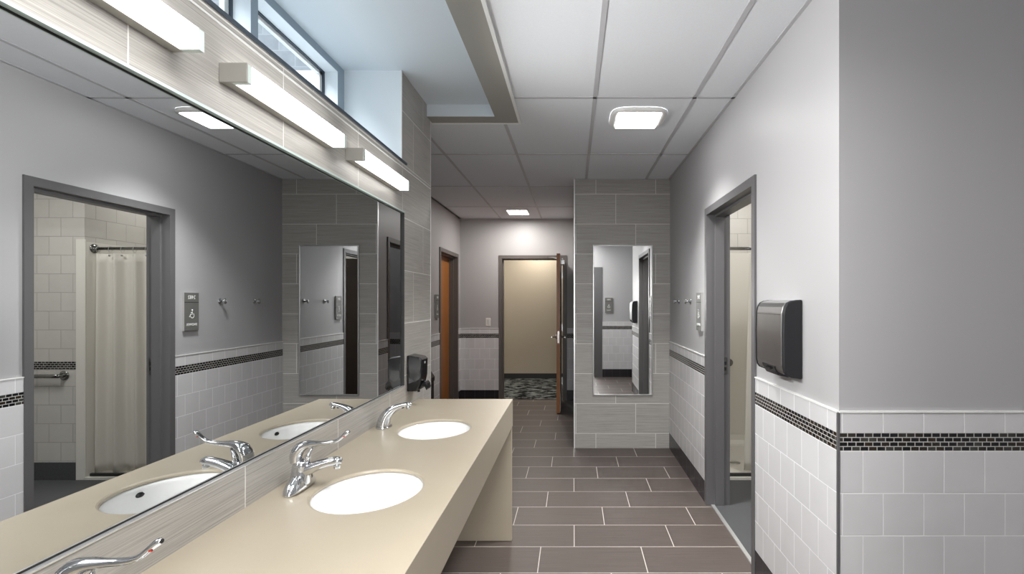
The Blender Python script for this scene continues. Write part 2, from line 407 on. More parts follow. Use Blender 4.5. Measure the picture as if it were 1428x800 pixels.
wainscot(wh, 'hall', 'x', XH, 1, 3.551, 6.59); wainscot(wh, 'hall_corner', 'x', XH, 1, 7.645, YF)
b = MB()
for x0, x1, z0, z1 in ((XH-.15, -1.112, 0, H), (-.106, .0134, 0, H), (-1.112, -.106, 2.178, H)): b.box(x0, x1, YF, YF+.15, z0, z1, 'paint_hall')
wfar = S('wall_far', 'warm grey far wall round the entry door', b)
wainscot(wfar, 'far', 'y', YF, -1, XH, -1.124); wainscot(wfar, 'far_corner', 'y', YF, -1, -.094, .0134)
b = MB(); b.box(-4, 3.2, 10.0, 10.1, 0, 2.9, 'beige_paint'); b.box(-4.1, -4, 7.9, 10.1, 0, 2.9, 'beige_paint'); b.box(3.2, 3.3, 7.9, 10.1, 0, 2.9, 'beige_paint')
b.box(.0134, 3.2, 7.9, 8.0, 0, 2.9, 'beige_paint'); b.box(-4, XH-.15, 7.9, 8.0, 0, 2.9, 'beige_paint')
S('wall_corridor', 'beige corridor wall seen through the open entry door', b)
b = MB(); b.box(-4, 3.2, 9.988, 10.0, 0, .105, 'dark_rubber'); b.build('baseboard_corridor', kind='structure')['label'] = 'dark rubber base on the beige corridor wall'
b = MB(); b.box(-4, 3.2, 7.9, 10.1, 2.75, 2.8, 'ceil'); S('ceiling_corridor', 'pale corridor ceiling', b)

# ------------------------------------------------------------------ clerestory windows and what stands outside
for i, (y0, y1) in enumerate(((2.144, 2.869), (1.370, 2.095), (.596, 1.321))):
    e1 = 2.95 if i == 0 else y1+.0245
    e0 = y0-.0245 if i < 2 else YB
    b = MB(); x0, x1 = XW-.085, XW
    fr_ = {'-y': 'white_plastic', '+y': 'white_plastic', '-z': 'win_frame'}
    b.box(x0, x1, e0, e1, 2.769, HR, 'win_frame', {'-z': 'white_paint'}); b.box(x0, x1, e0, y0, LEDGE, 2.769, 'win_frame', {'+y': 'white_paint'}); b.box(x0, x1, y1, e1, LEDGE, 2.769, 'win_frame', {'-y': 'white_paint'})
    wn = S('window_%d' % (i+1), 'clerestory window over the vanity', b)
    b = MB(); xs0, xs1 = XW-.10, XW-.072
    for q in ((y0, y1, 2.761, 2.769), (y0, y1, LEDGE, LEDGE+.014), (y0, y0+.008, LEDGE, 2.769), (y1-.008, y1, LEDGE, 2.769)): b.box(xs0, xs1, *q, 'win_sash')
    for q in ((y0+.008, y1-.008, 2.744, 2.761), (y1-.034, y1-.008, LEDGE+.014, 2.761)): b.box(xs0-.004, xs1-.012, *q, 'white_plastic')
    b.build('window_sash', wn)
    b = MB(); b.face([(XW-.09, y0+.005, LEDGE+.005), (XW-.09, y1-.005, LEDGE+.005), (XW-.09, y1-.005, 2.765), (XW-.09, y0+.005, 2.765)], 'glass'); b.build('window_pane', wn)
b = MB(); b.box(XW-.10, XW-.02, YB-.15, 3.0, HR, HR+.2, 'white_paint'); b.box(XW-.2, XW-.145, YB-.2, 3.1, 2.1, LEDGE-.01, 'white_paint'); S('wall_outside_head', 'outer face of the wall round the windows', b)
b = MB(); b.box(-9.5, -3.29, 6.5, 6.9, 4.24, 8.5, 'block'); b.box(-9.5, -3.25, 6.42, 6.5, 4.19, 4.24, 'win_sash')
bw = b.build('masonry_wing'); tag(bw, 'pale concrete block wall of a building outside the clerestory window', 'building')

# ------------------------------------------------------------------ door frames
def frame(name, label, axis, f, d, a0, a1, top, m, wall_t=.15, face=.05):
    """pressed steel frame round a doorway; a0/a1 outer edges, f the wall face, d the way it faces"""
    w1, w2 = face, face+.016; prof = [(.012, 0), (.012, w1), (-.05, w1), (-.05, w2), (-.115, w2), (-.115, w1), (-wall_t-.012, w1), (-wall_t-.012, 0)]
    b = MB(); k = b.mi(m); paths = []
    for p, w_ in prof:
        q = [(a0+w_, 0), (a0+w_, top-w_), (a1-w_, top-w_), (a1-w_, 0)]
        pts = [((f+d*p), a, z) if axis == 'x' else (a, f+d*p, z) for a, z in q]
        paths.append([b.bm.verts.new(v) for v in pts])
    n = len(prof)
    for i in range(n):
        A, B = paths[i], paths[(i+1) % n]
        for j in range(3):
            fc = b.bm.faces.new((A[j], A[j+1], B[j+1], B[j])); fc.material_index = k
    for j in (0, 3):
        fc = b.bm.faces.new([P[j] for P in paths]); fc.material_index = k
    r = bpy.data.objects.new(name, None); C.objects.link(r); r['kind'] = 'structure'; r['label'] = label
    b.build('door_frame', r); return r

def lever_set(parent, at, rot):
    """lever handle with rose; built at origin: plate in the xz plane, lever reaching out along -y then +x"""
    b = MB(); b.lathe([(.028, 0), (.03, -.004), (.03, -.009), (.016, -.013)], 'steel', axis='y', n=20)
    b.tube([(0, -.01, 0), (0, -.05, 0), (.012, -.062, 0), (.04, -.064, 0), (.11, -.062, 0)], [.010, .010, .010, .009, .008], 'steel')
    o = b.build('door_handle', parent, label='brushed steel lever handle'); o.location = at; o.rotation_euler = rot; return o

d1 = frame('door_1', 'grey steel framed doorway to the shower room', 'x', XR, -1, 2.788, 3.846, 2.180, 'frame')
b = MB(); b.box(1.098, 1.128, 3.790, 3.797, .965, 1.085, 'steel'); b.box(1.104, 1.122, 3.788, 3.796, 1.03, 1.055, 'dark_hole'); b.box(1.104, 1.122, 3.788, 3.796, .99, 1.015, 'dark_hole'); b.build('strike_plate', d1)
one('door_leaf', 'wood_dark', 1.16, 2.07, 2.845, 2.89, .012, 2.125, parent=d1, label='dark stained wooden door standing open')
for z in (.3, 1.1, 1.9): one('hinge', 'steel', 1.135, 1.165, 2.832, 2.846, z-.055, z+.055, parent=d1)
d2 = frame('door_2', 'brown grey framed hall doorway with a closed wooden door', 'x', XH, 1, 6.585, 7.645, 2.19, 'frame_hall')
one('door_leaf', 'wood', XH-.150, XH-.115, 6.636, 7.594, .01, 2.139, parent=d2, label='orange brown wooden door')
d3 = frame('door_3', 'brown grey framed entry doorway with its wooden door open', 'y', YF, -1, -1.124, -.094, 2.19, 'frame_hall')
dl = one('door_leaf', 'wood', -.222, -.174, 6.875, 7.788, .012, 2.133, parent=d3, mats={'+x': 'wood_dark', '-x': 'wood'}, label='orange brown wooden door swung open into the hall')  # dark wood on the right face paints in its shadow
lever_set(dl, (-.222, 6.94, 1.02), (0, 0, -PI/2)); h2 = lever_set(dl, (-.174, 6.94, 1.02), (0, 0, PI/2)); h2.scale = (-1, 1, 1)
one('latch_plate', 'steel', -.210, -.186, 6.872, 6.876, .94, 1.10, parent=dl)
b = MB(); b.box(-.174, -.125, 7.42, 7.70, 2.03, 2.09, 'steel'); b.build('closer_body', dl, label='grey door closer box')
b = MB(); b.box(-.165, -.14, 7.3, 7.6, 2.092, 2.10, 'steel'); b.tube([(-.155, 7.5, 2.10), (-.30, 7.62, 2.135), (-.38, 7.775, 2.15)], .009, 'steel', n=8); b.build('closer_arm', dl)
b = MB(); b.box(-.172, -.169, 6.92, 7.74, .02, .26, 'steel'); b.build('kick_plate', dl)
for z in (.3, 1.1, 1.9): one('hinge', 'steel', -.176, -.158, 7.782, 7.806, z-.055, z+.055, parent=dl)
d4 = frame('door_4', 'dark framed store doorway behind the pier', 'x', .0134, -1, 5.55, 6.61, 2.19, 'frame_hall')
d5 = frame('door_5', 'grey framed doorway in which the camera stands', 'y', YB, 1, -.585, .572, 2.17, 'frame', face=.15)

# ------------------------------------------------------------------ vanity counter with cut-outs
ZC = .8816; CF = -.381; YE = 3.262; APR = .712
SINKX, SA, SB = -.670, .168, .197; SINKY = (.90, 1.70, 2.509)
van = thing('vanity_counter', 'long beige solid surface vanity counter on a matching end panel under the mirror', 'counter', (0, 0, 0))
b = MB(); N = 48; k = b.mi('counter'); X0, X1 = XL, CF
edges = [YB]; cells = []
for c in SINKY: cells.append((c-.30, c+.30, c))
def quad(y0, y1):
    if y1-y0 > 1e-4: b.face([(X0, y0, ZC), (X1, y0, ZC), (X1, y1, ZC), (X0, y1, ZC)], 'counter')
cur = YB
for y0, y1, c in cells:
    y0 = max(y0, YB); quad(cur, y0); cur = y1
    el = []; bo = []
    for i in range(N):
        a = 2*PI*i/N; ca, sa = math.cos(a), math.sin(a)
        el.append((SINKX+SA*ca, c+SB*sa))
        # ray to the cell border from the sink centre
        tx = ((X1-SINKX) if ca > 0 else (X0-SINKX))/ca if abs(ca) > 1e-9 else 1e9
        ty = ((y1-c) if sa > 0 else (y0-c))/sa if abs(sa) > 1e-9 else 1e9
        t_ = min(tx, ty); bo.append((SINKX+ca*t_, c+sa*t_))
    r0 = [(x, y, ZC) for x, y in bo]
    ring = lambda s, z: [(SINKX+(x-SINKX)*(1+s/SA), c+(y-c)*(1+s/SB), z) for x, y in el]
    vs = b.rings([r0, ring(.008, ZC), ring(.003, ZC-.002), ring(0, ZC-.006), ring(0, ZC-.012)], 'counter', True, False, False, smooth=False)
    # square corners of the cell
    for cx, cy in ((X0, y0), (X1, y0), (X1, y1), (X0, y1)):
        for i in range(N):
            p, q = bo[i], bo[(i+1) % N]
            onp = lambda s_: (abs(s_[0]-cx) < 1e-6, abs(s_[1]-cy) < 1e-6)
            A, B = onp(p), onp(q)
            if (A[0] and B[1] and not A[1] and not B[0]) or (A[1] and B[0] and not A[0] and not B[1]):
                b.face([(p[0], p[1], ZC), (cx, cy, ZC), (q[0], q[1], ZC)], 'counter')
quad(cur, YE)
bmesh.ops.remove_doubles(b.bm, verts=b.bm.verts, dist=1e-5)
for f in b.bm.faces:
    if abs(f.normal.z) > .2: f.normal_update()
b.build('countertop', van)
b = MB(); b.box(CF-.02, CF, YB, YE, APR, ZC-.0005, 'counter', bev=0); b.box(XL, CF-.02, YE-.02, YE, APR, ZC-.0005, 'counter'); b.box(XL, XL+.02, YB, YE-.02, APR, ZC-.02, 'counter')
b.build('apron', van, bevel=.002)
one('end_panel', 'counter', XL, CF-.004, YE-.027, YE-.001, 0, APR, parent=van, bev=.0015)

def sink(y, label):
    t_ = thing('sink', label, 'sink', (SINKX, y, ZC-.012), 0, 'oval undermount sinks in the vanity')
    b = MB(); prof = [(1.05, 0), (1.05, -.004), (.985, -.004), (.975, -.02), (.95, -.05), (.88, -.09), (.74, -.122), (.5, -.138), (.25, -.142), (.13, -.146)]
    outer = [(1.11, -.001), (1.10, -.02), (1.05, -.06), (.96, -.11), (.8, -.145), (.5, -.16), (.14, -.162)]
    el = lambda s, z: [(SA*s*math.cos(2*PI*i/48), SB*s*math.sin(2*PI*i/48), z) for i in range(48)]
    b.rings([el(s, z) for s, z in reversed(outer)]+[el(1.05, 0)]+[el(s, z) for s, z in prof[2:]], 'ceramic', True, False, False)
    b.build('bowl', t_)
    b = MB(); b.lathe([(.024, -.146), (.024, -.1435), (.018, -.1435), (.014, -.146), (.003, -.146)], 'chrome', n=20); b.build('drain', t_)
    b = MB(); b.lathe([(.0, .004), (.007, .004), (.009, .001), (.009, -.004)], 'dark_hole', n=16, sy=1.9, cap0=False); o = b.build('overflow_hole', t_)
    o.location = (SA*.93, .055, -.028); o.rotation_euler = (0, -PI/2+.35, 0)
    return t_
sink(SINKY[0], 'oval white sink nearest the camera, out at the near end of the counter')
sink(SINKY[1], 'oval white sink in front of the lever tap, middle of the counter')
sink(SINKY[2], 'oval white sink at the far end of the counter by the soap dispenser')

def catmull(pts, n=5):
    out = []
    for i in range(len(pts)-1):
        p0, p1, p2, p3 = pts[max(i-1, 0)], pts[i], pts[i+1], pts[min(i+2, len(pts)-1)]
        for j in range(n):
            t = j/n
            out.append(tuple(.5*((2*b_)+(c_-a_)*t+(2*a_-5*b_+4*c_-d_)*t*t+(-a_+3*b_-3*c_+d_)*t**3) for a_, b_, c_, d_ in zip(p0, p1, p2, p3)))
    out.append(tuple(pts[-1])); return out

def lerp(ctl, n):
    c3 = catmull([(c,) for c in ctl], 24)
    return [c3[round(i*(len(c3)-1)/(n-1))][0] for i in range(n)]
def soft(o, n=1):
    m = o.modifiers.new('smooth', 'SUBSURF'); m.levels = n; m.render_levels = n; return o
def lever_tap(y, label):
    t_ = thing('lever_faucet', label, 'faucet', (-.898, y, ZC), 0, 'chrome taps on the vanity')
    b = MB()   # oblong base along the wall, nosed at both ends
    rg = []
    for i in range(17):
        s = -1+2*i/16; yy = s*.083; e = max(0, 1-abs(s)**2.2); wv = .006+.026*e**.5; hv = .006+.050*e**.75
        rg.append([(wv*math.cos(a), yy, max(0, hv*math.sin(a))) for a in [PI*k/12 for k in range(13)]])
    b.rings(rg, 'chrome', True, True, True); soft(b.build('base', t_))
    b = MB()
    rg = []
    for x, z, rx, ry in ((.0, .006, .034, .046), (.001, .022, .033, .040), (.002, .040, .031, .033), (.003, .060, .0285, .0285), (.004, .078, .0275, .027), (.005, .090, .0255, .025), (.005, .096, .018, .018)):
        rg.append([(x+rx*math.cos(2*PI*k/24), ry*math.sin(2*PI*k/24), z) for k in range(24)])
    b.rings(rg, 'chrome'); soft(b.build('body', t_))
    b = MB()
    b.tube(catmull([(.002, 0, .050), (.03, 0, .065), (.065, 0, .079), (.10, 0, .089), (.125, 0, .092), (.139, 0, .089)], 4), lerp([.0215, .0185, .0158, .0142, .0132, .006], 21), 'chrome', side=(0, 1, 0), flat=1.15)
    sp = b.build('spout', t_)
    b = MB(); b.lathe([(.0095, .086), (.0105, .080), (.0105, .068), (.008, .067)], 'chrome', c=(.122, 0, 0), n=18); b.build('aerator', sp)
    b = MB()   # cap and long wrist-blade lever
    pts = catmull([(-.010, 0, .088), (-.010, 0, .112), (.004, 0, .134), (.028, 0, .145), (.060, 0, .148), (.098, 0, .151), (.122, 0, .158), (.140, 0, .172), (.156, 0, .185), (.163, 0, .187)], 4)
    rr = lerp([.019, .0205, .019, .0125, .0082, .0065, .0058, .0060, .0068, .004], len(pts))
    b.tube(pts, rr, 'chrome', side=(0, 1, 0), flat=1.25); lv = b.build('lever', t_)
    b = MB(); b.tube([(.022, 0, .088), (.027, 0, .106), (.040, 0, .134)], [.011, .0085, .003], 'chrome', side=(0, 1, 0), flat=1.3); b.build('stem', t_)
    b = MB(); b.lathe([(.001, 0), (.0035, .0005), (.0035, .002), (.001, .0028)], 'red', c=(.147, -.0055, .171), n=10); b.build('temperature_dot', lv, label='tiny red dot')
    return t_
lever_tap(.925, 'chrome lever tap at the near end, only its curved handle in view')
lever_tap(1.70, 'chrome tap with long curved lever above its spout, at the middle sink')
t_ = thing('sensor_faucet', 'chrome arched tap without a lever, at the far sink', 'faucet', (-.925, 2.53, ZC), 0, 'chrome taps on the vanity')
b = MB(); rg = []
for s, z in ((1.0, 0), (1.0, .004), (.96, .007)): rg.append([(.036*s*math.cos(2*PI*k/32), .05*s*math.sin(2*PI*k/32), z) for k in range(32)])
b.rings(rg, 'chrome'); b.build('base', t_)
b = MB(); pts = catmull([(-.004, 0, .004), (.0, 0, .03), (.012, 0, .058), (.038, 0, .084), (.066, 0, .099), (.098, 0, .109), (.122, 0, .112), (.134, 0, .108)], 4)
rr = lerp([.033, .031, .0265, .019, .0135, .0105, .0095, .005], len(pts))
b.tube(pts, rr, 'chrome', n=18, side=(0, 1, 0), flat=1.15); sp = b.build('spout', t_)
b = MB(); b.lathe([(.008, .104), (.0095, .100), (.0095, .090), (.007, .089)], 'chrome', c=(.118, 0, 0), n=16); b.build('aerator', sp)
b = MB(); b.lathe([(.006, .106), (.0065, .094), (.004, .093)], 'dark_hole', c=(.092, 0, 0), n=12); b.build('sensor_eye', sp)

# ------------------------------------------------------------------ mirrors
mr_ = thing('vanity_mirror', 'wide frameless mirror above the vanity counter', 'mirror', (0, 0, 0))
b = MB(); b.box(-.9985, XM, YB+.02, 3.0, 1.011, 2.005, 'mirror_edge', {'+x': 'mirror'}); b.build('glass', mr_)
one('edge_shadow_gap', 'dark_hole', -.9985, XM+.0005, YB+.02, 3.0, 1.0086, 1.0125, parent=mr_, label='thin dark line along the mirror foot')  # dark strips paint in the shadow at the mirror's foot and top
one('edge_shadow_gap', 'dark_hole', -.9985, XM+.0005, YB+.02, 3.0, 2.0035, 2.0085, parent=mr_, label='thin dark line along the mirror top')
b = MB(); b.box(-.9985, XL+.003, YB+.02, 3.0, 2.009, 2.0165, 'mirror_edge'); b.box(-.9985, XL+.002, YB+.02, 3.0, 1.0055, 1.0085, 'alu'); b.build('edge_channel', mr_)
pm = thing('pier_mirror', 'tall narrow chrome framed mirror on the tiled pier', 'mirror', (.504, YP, .54))
wv, hv, tk = .305, 1.53, .022
b = MB(); b.box(-wv+.01, wv-.01, -.017, -.002, .01, hv-.01, 'mirror2'); b.build('glass', pm)
b = MB()
for q in ((-wv, -wv+.012, 0, hv), (wv-.012, wv, 0, hv), (-wv+.012, wv-.012, 0, .012), (-wv+.012, wv-.012, hv-.012, hv)): b.box(q[0], q[1], -tk, -.0005, q[2], q[3], 'steel')
b.build('frame', pm, bevel=.003)

# ------------------------------------------------------------------ vanity lamps
def vanity_lamp(y, label):
    t_ = thing('vanity_lamp', label, 'lamp', (XL, y, 2.102), 0, 'tube lamps in a row above the vanity mirror')
    Lh = .625
    b = MB(); b.box(.0005, .030, 0, Lh, .002, .052, 'lamp_metal'); b.build('housing', t_, bevel=.002)
    for e in (0,): one('end_cap', 'lamp_metal', .0005, .078, e-.004, e+.002, 0, .054, parent=t_, bev=.0015)
    b = MB(); b.box(.032, .077, .020, Lh-.018, .002, .052, 'vanity_glow'); b.build('diffuser', t_, label='glowing white tube diffuser')
    b = MB(); b.box(.030, .077, Lh-.018, Lh, .002, .052, 'acrylic_end'); b.build('diffuser_end', t_); b = MB(); b.box(.030, .077, .002, .020, .002, .052, 'acrylic_end'); b.build('diffuser_end', t_)
    return t_
vanity_lamp(-.153+.793-.0, 'glowing white tube lamp over the near end of the mirror')
vanity_lamp(1.432, 'glowing white tube lamp, second along the row over the mirror')
vanity_lamp(2.225, 'glowing white tube lamp at the far end of the row, by the tiled wall corner')

# ------------------------------------------------------------------ ceiling lights
def rsq(r, z, n=40, e=4.0):
    out = []
    for k in range(n):
        a = 2*PI*k/n; c_, s_ = math.cos(a), math.sin(a)
        d_ = (abs(c_)**e+abs(s_)**e)**(-1/e); out.append((r*c_*d_, r*s_*d_, z))
    return out
def ceiling_light(x, y, label, glow, rim=True):
    t_ = thing('ceiling_light', label, 'ceiling light', (x, y, H), 0, 'square lights in the suspended ceiling')
    if rim:
        b = MB(); b.rings([rsq(.185, -.001), rsq(.187, -.012), rsq(.178, -.020), rsq(.158, -.026, e=9), rsq(.143, -.022, e=14)], 'white_plastic', True, False, False); b.build('rim', t_)
        b = MB(); b.box(-.138, .138, -.143, .143, -.030, -.010, glow); b.build('diffuser', t_, label='glowing square diffuser')
    else:
        b = MB(); 
        for q in ((-.15, .15, -.19, -.178), (-.15, .15, .178, .19), (-.15, -.136, -.178, .178), (.136, .15, -.178, .178)): b.box(*q, -.014, -.001, 'white_plastic')
        b.build('rim', t_)
        b = MB(); b.box(-.134, .134, -.178, .178, -.012, -.002, glow); b.build('diffuser', t_, label='glowing square diffuser')
    return t_
ceiling_light(.434, 3.497, 'square glowing ceiling light with rounded white rim, in front of the tiled pier', 'panel_glow')
ceiling_light(-.768, 7.20, 'small glowing ceiling light above the entry door in the hall', 'panel_glow_far', False)

# area lamps: extra light for visible fixtures and side rooms, plus added unseen fill
def area(name, loc, rot, sx, sy, power, col=(1, .995, .985), spread=180):
    l = bpy.data.lights.new(name, 'AREA'); l.shape = 'RECTANGLE'; l.size = sx; l.size_y = sy; l.energy = power; l.color = col; l.spread = math.radians(spread)
    o = bpy.data.objects.new(name, l); C.objects.link(o); o.location = loc; o.rotation_euler = rot; return o
area('room_fill_lamp', (.02, .85, H-.03), (0, 0, 0), .55, .9, 33, spread=160)  # unseen fill lamp added to lift the room, no fixture is modelled
area('panel_lamp', (.434, 3.497, H-.034), (0, 0, 0), .27, .28, 24, spread=105)
area('rear_fill_lamp', (0, -1.7, 1.9), (math.radians(84), 0, 0), 1.5, 1.3, 108, (1, .99, .98))  # added fill lamp behind the camera for flat frontal light
for yv in (.64, 1.432, 2.225): area('vanity_lamp_glow', (XL+.080, yv+.31, 2.128), (0, -PI/2+.16, 0), .045, .58, 9.5, (1, .995, .985), 128)
area('alcove_fill_lamp', (1.75, 1.0, H-.03), (0, 0, 0), 1.0, 1.0, .5)  # weak unseen fill added over the alcove
area('lobby_fill_lamp', (0, -1.1, H-.03), (0, 0, 0), 1.2, 1.2, 45)  # extra unseen lamp added to fill the lobby behind the camera
area('shower_room_lamp', (2.0, 3.2, H-.03), (0, 0, 0), .6, .6, 27, (1, .985, .96))
area('shower_lamp', (1.65, 4.85, H-.03), (0, 0, 0), .2, .2, 5.5, (1, .985, .96))
area('hall_lamp', (-.77, 7.20, H-.035), (0, 0, 0), .26, .35, 18, (1, .97, .94))
area('corridor_lamp', (-.65, 9.55, 2.74), (0, 0, 0), .2, .2, 16, (1, .95, .88))
area('corridor_wide_lamp', (-2.0, 8.9, 2.74), (0, 0, 0), 1.2, .3, 15, (1, .95, .88))
area('store_lamp', (.55, 6.0, H-.03), (0, 0, 0), .3, .3, 2.5)
area('window_sky_lamp', (-2.1, 1.7, 3.75), (0, math.radians(-48), 0), .9, 2.6, 95, (.93, .97, 1))  # added lamp outside, strengthens the sky light through the windows

# ------------------------------------------------------------------ wall fittings
# hand dryer
hd = thing('hand_dryer', 'stainless and black electric hand dryer on the wall beside the shower doorway', 'hand dryer', (XR, 2.396, 1.16))
prof = [(0, 0), (-.045, .006), (-.070, .016), (-.080, .030), (-.085, .055), (-.087, .20), (-.085, .285), (-.079, .312), (-.068, .330), (-.050, .339), (-.025, .343), (0, .344)]
def scaled(pr, s, dz): return [(p*s, q) for p, q in pr]
b = MB(); b.prism([(p*.985, .004+q*.985) for p, q in prof], -.150, .150, 'steel', smooth=False); b.build('cover', hd, label='brushed stainless front cover', bevel=.004)
for s in (-1, 1):
    b = MB()
    b.prism(prof, s*.150, s*.170, 'black_matt'); b.build('side_panel', hd, bevel=.007, label='black side panel')
b = MB(); b.prism([(-.02, -.006), (-.066, .004), (-.078, .022), (-.0875, .045), (-.083, .047), (-.02, .04)], -.075, .075, 'black'); nz = b.build('nozzle', hd, bevel=.003)
b = MB(); b.box(-.0895, -.080, -.03, .03, .026, .034, 'smoke'); b.build('sensor', nz)
b = MB(); b.box(-.0872, -.0862, -.148, .148, .278, .2795, 'dark_hole'); b.build('cover_seam', hd)

# soap dispenser
sd = thing('soap_dispenser', 'black wall soap dispenser on the striated tile at the far end of the mirror', 'soap dispenser', (XL, 3.105, .966))
b = MB(); b.prism([(0, 0), (.058, 0), (.076, .040), (.086, .085), (.089, .185), (.075, .200), (.012, .212), (0, .212)], -.064, .064, 'black'); b.build('housing', sd, bevel=.006)
b = MB(); b.prism([(.016, .085), (.048, .055), (.074, .075), (.078, .125), (.018, .125)], -.0652, -.063, 'smoke'); b.build('level_window', sd)
b = MB(); b.prism([(.060, .012), (.084, .052), (.098, .058), (.112, .040), (.116, .016), (.106, .002), (.098, .022), (.086, .030), (.070, .006)], -.036, .036, 'black'); b.build('push_lever', sd, bevel=.004)
b = MB(); b.tube([(.05, 0, .004), (.052, 0, -.012)], .008, 'black', n=12); b.build('spout', sd)
b = MB(); b.box(.0765, .0905, -.008, .008, .160, .172, 'alu'); b.build('lock', sd)

# coat hooks
def hook(y, label):
    t_ = thing('coat_hook', label, 'coat hook', (XR, y, 1.497), 0, 'chrome coat hooks beside the shower sign'); t_.scale = (.9, 1.2, 1.2)
    b = MB(); b.lathe([(.022, -.0005), (.022, -.005), (.018, -.008), (.006, -.008)], 'chrome', axis='x', n=24); b.build('rose', t_)
    b = MB(); b.tube([(-.006, 0, 0), (-.03, 0, 0), (-.045, 0, .002)], [.009, .008, .009], 'chrome', n=14)
    b.tube([(-.045, 0, -.016), (-.050, 0, -.010), (-.051, 0, .006), (-.047, 0, .018)], [.006, .009, .009, .005], 'chrome', n=14, side=(0, 1, 0), flat=1.6); b.build('peg', t_)
    return t_
hook(4.35, 'chrome coat hook next to the shower sign')
hook(4.82, 'chrome coat hook next to the tiled pier')

# signs
def glyph(body, size, m, ext=.0008):
    cu = bpy.data.curves.new('lettering', 'FONT'); cu.body = body; cu.size = size; cu.align_x = 'CENTER'; cu.align_y = 'CENTER'; cu.extrude = ext
    o = bpy.data.objects.new('lettering', cu); C.objects.link(o)
    bpy.context.view_layer.update()
    me = bpy.data.meshes.new_from_object(o.evaluated_get(bpy.context.evaluated_depsgraph_get()))
    bpy.data.objects.remove(o); bpy.data.curves.remove(cu)
    me.materials.clear(); me.materials.append(M[m]); return me
def sign(loc, rz, label, number, word):
    """plate stands in its own xz plane facing -y"""
    t_ = thing('room_sign', label, 'sign', loc, rz, 'grey room signs beside the doorways')
    b = MB(); b.box(-.076, .076, -.018, -.0005, -.146, .146, 'sign_edge', {'-y': 'sign_plate'}); b.build('plate', t_)
    b = MB(); b.box(-.074, .074, -.0186, -.0178, .070, .0745, 'dark_hole'); b.build('groove', t_)
    for body, size, z in ((number, .040, .110), (word, .027, -.100)):
        o = bpy.data.objects.new('lettering', glyph(body, size, 'sign_white')); C.objects.link(o); o.parent = t_
        o.location = (0, -.0186, z); o.rotation_euler = (PI/2, 0, 0)
    # wheelchair symbol
    b = MB(); yy = -.0186
    def stroke(pts, r):
        b.tube([(x, yy, z) for x, z in pts], r, 'sign_white', n=8, side=(0, 1, 0), flat=.25)
    b.lathe([(.0001, -.001), (.0062, -.001), (.0062, .001), (.0001, .001)], 'sign_white', c=(-.004, yy, .022), axis='y', n=16)
    stroke([(-.004, .013), (-.003, -.008), (.013, -.008), (.020, -.026), (.026, -.024)], .0034); stroke([(-.003, .004), (.011, .004)], .003)
    stroke([(-.002+.0175*math.cos(a)-.002, -.018+.0175*math.sin(a)) for a in [math.radians(x) for x in range(125, 350, 15)]], .003)
    o = b.build('wheelchair_symbol', t_); o.scale = (1.05, 1, 1.05); o.location.z = -.012; o.location.y = -.0012
    return t_
sign((XR, 4.003, 1.417), -PI/2, 'grey room sign with wheelchair symbol beside the shower doorway', '2482', 'SHOWER')
sign((XH, 6.43, 1.435), PI/2, 'grey room sign on the hall wall beside the closed wooden door', '2480', 'TOILET')
sign((.70, YB, 1.42), PI, 'grey room sign on the back wall, visible only in the tall pier mirror', '2481', 'TOILET')

# light switch on the far wall
sw = thing('light_switch', 'pale light switch plate above the dado left of the entry door', 'light switch', (-1.283, YF, 1.185))
b = MB(); b.box(-.036, .036, -.006, -.0005, -.06, .06, 'fibre', bev=.002); b.build('plate', sw)
b = MB(); b.box(-.012, .012, -.010, -.006, -.03, .03, 'alu', bev=.001); b.build('rocker', sw)

# slim dark bin glimpsed past the tiled corner
wbn = thing('waste_bin', 'dark slim waste bin glimpsed behind the tiled wall corner past the soap dispenser', 'bin', (-1.44, 4.5, 0))
b = MB(); b.box(-.185, .185, -.17, .17, .01, .78, 'black_matt', bev=.01); b.build('body', wbn)
b = MB(); b.prism([(-.19, .78), (.19, .78), (.19, .82), (.12, .925), (-.12, .925), (-.19, .82)], -.175, .175, 'black_matt'); b.build('lid', wbn, bevel=.006)

# ------------------------------------------------------------------ shower room
SX0, SX1, SY0, SY1 = 1.20, 2.105, 4.33, 5.36
b = MB(); b.box(SX1+.001, 3.2, SY0, SY0+.10, 0, H, 'st_y', {'-x': 'st_x'}); wsx = S('wall_shower_front', 'cream tiled shower room wall beside the stall', b)
b = MB(); b.box(XR+.15, SX0-.001, SY0, SY0+.10, 0, H, 'st_y'); b.box(SX0-.06, SX0-.001, SY0+.1, SY1, 0, H, 'st_x'); S('wall_shower_near', 'cream tiled wall between stall and painted wall', b)
b = MB(); b.box(SX1+.001, SX1+.10, SY0+.1, SY1, 0, H, 'st_x'); S('wall_shower_side', 'cream tiled side wall above the stall', b)
b = MB(); b.box(SX0-.06, SX1+.1, SY1+.001, SY1+.06, 0, H, 'st_y'); S('wall_shower_back', 'cream tiled back wall above the stall', b)
def band(name, m, z0, z1, t): 
    b = MB(); b.box(SX1+.066, 3.05, SY0, SY0-t, z0, z1, m); return b.build(name, wsx)
band('mosaic_band', 'mo_y', .925, .992, .002)
b = MB(); b.box(SX1+.066, 3.05, SY0, SY0-.009, 0, .15, 'grit'); b.build('baseboard_shower', kind='structure')['label'] = 'black base along the cream shower room wall'
b = MB(); b.box(3.05, 3.2, 2.07, SY0, 0, H, 'st_x'); b.box(XR+.15, 3.2, 2.0, 2.12, 0, H, 'st_y'); S('wall_shower_room', 'cream tiled far walls of the shower room', b)
b = MB(); b.box(XR+.15, 3.2, 2.07, SY1+.06, H, H+.02, 'ceil'); S('ceiling_shower', 'pale shower room ceiling', b)
st = thing('shower_stall', 'white moulded shower stall beyond the doorway', 'shower', (0, 0, 0))
b = MB(); t = .012; ZT = 2.015
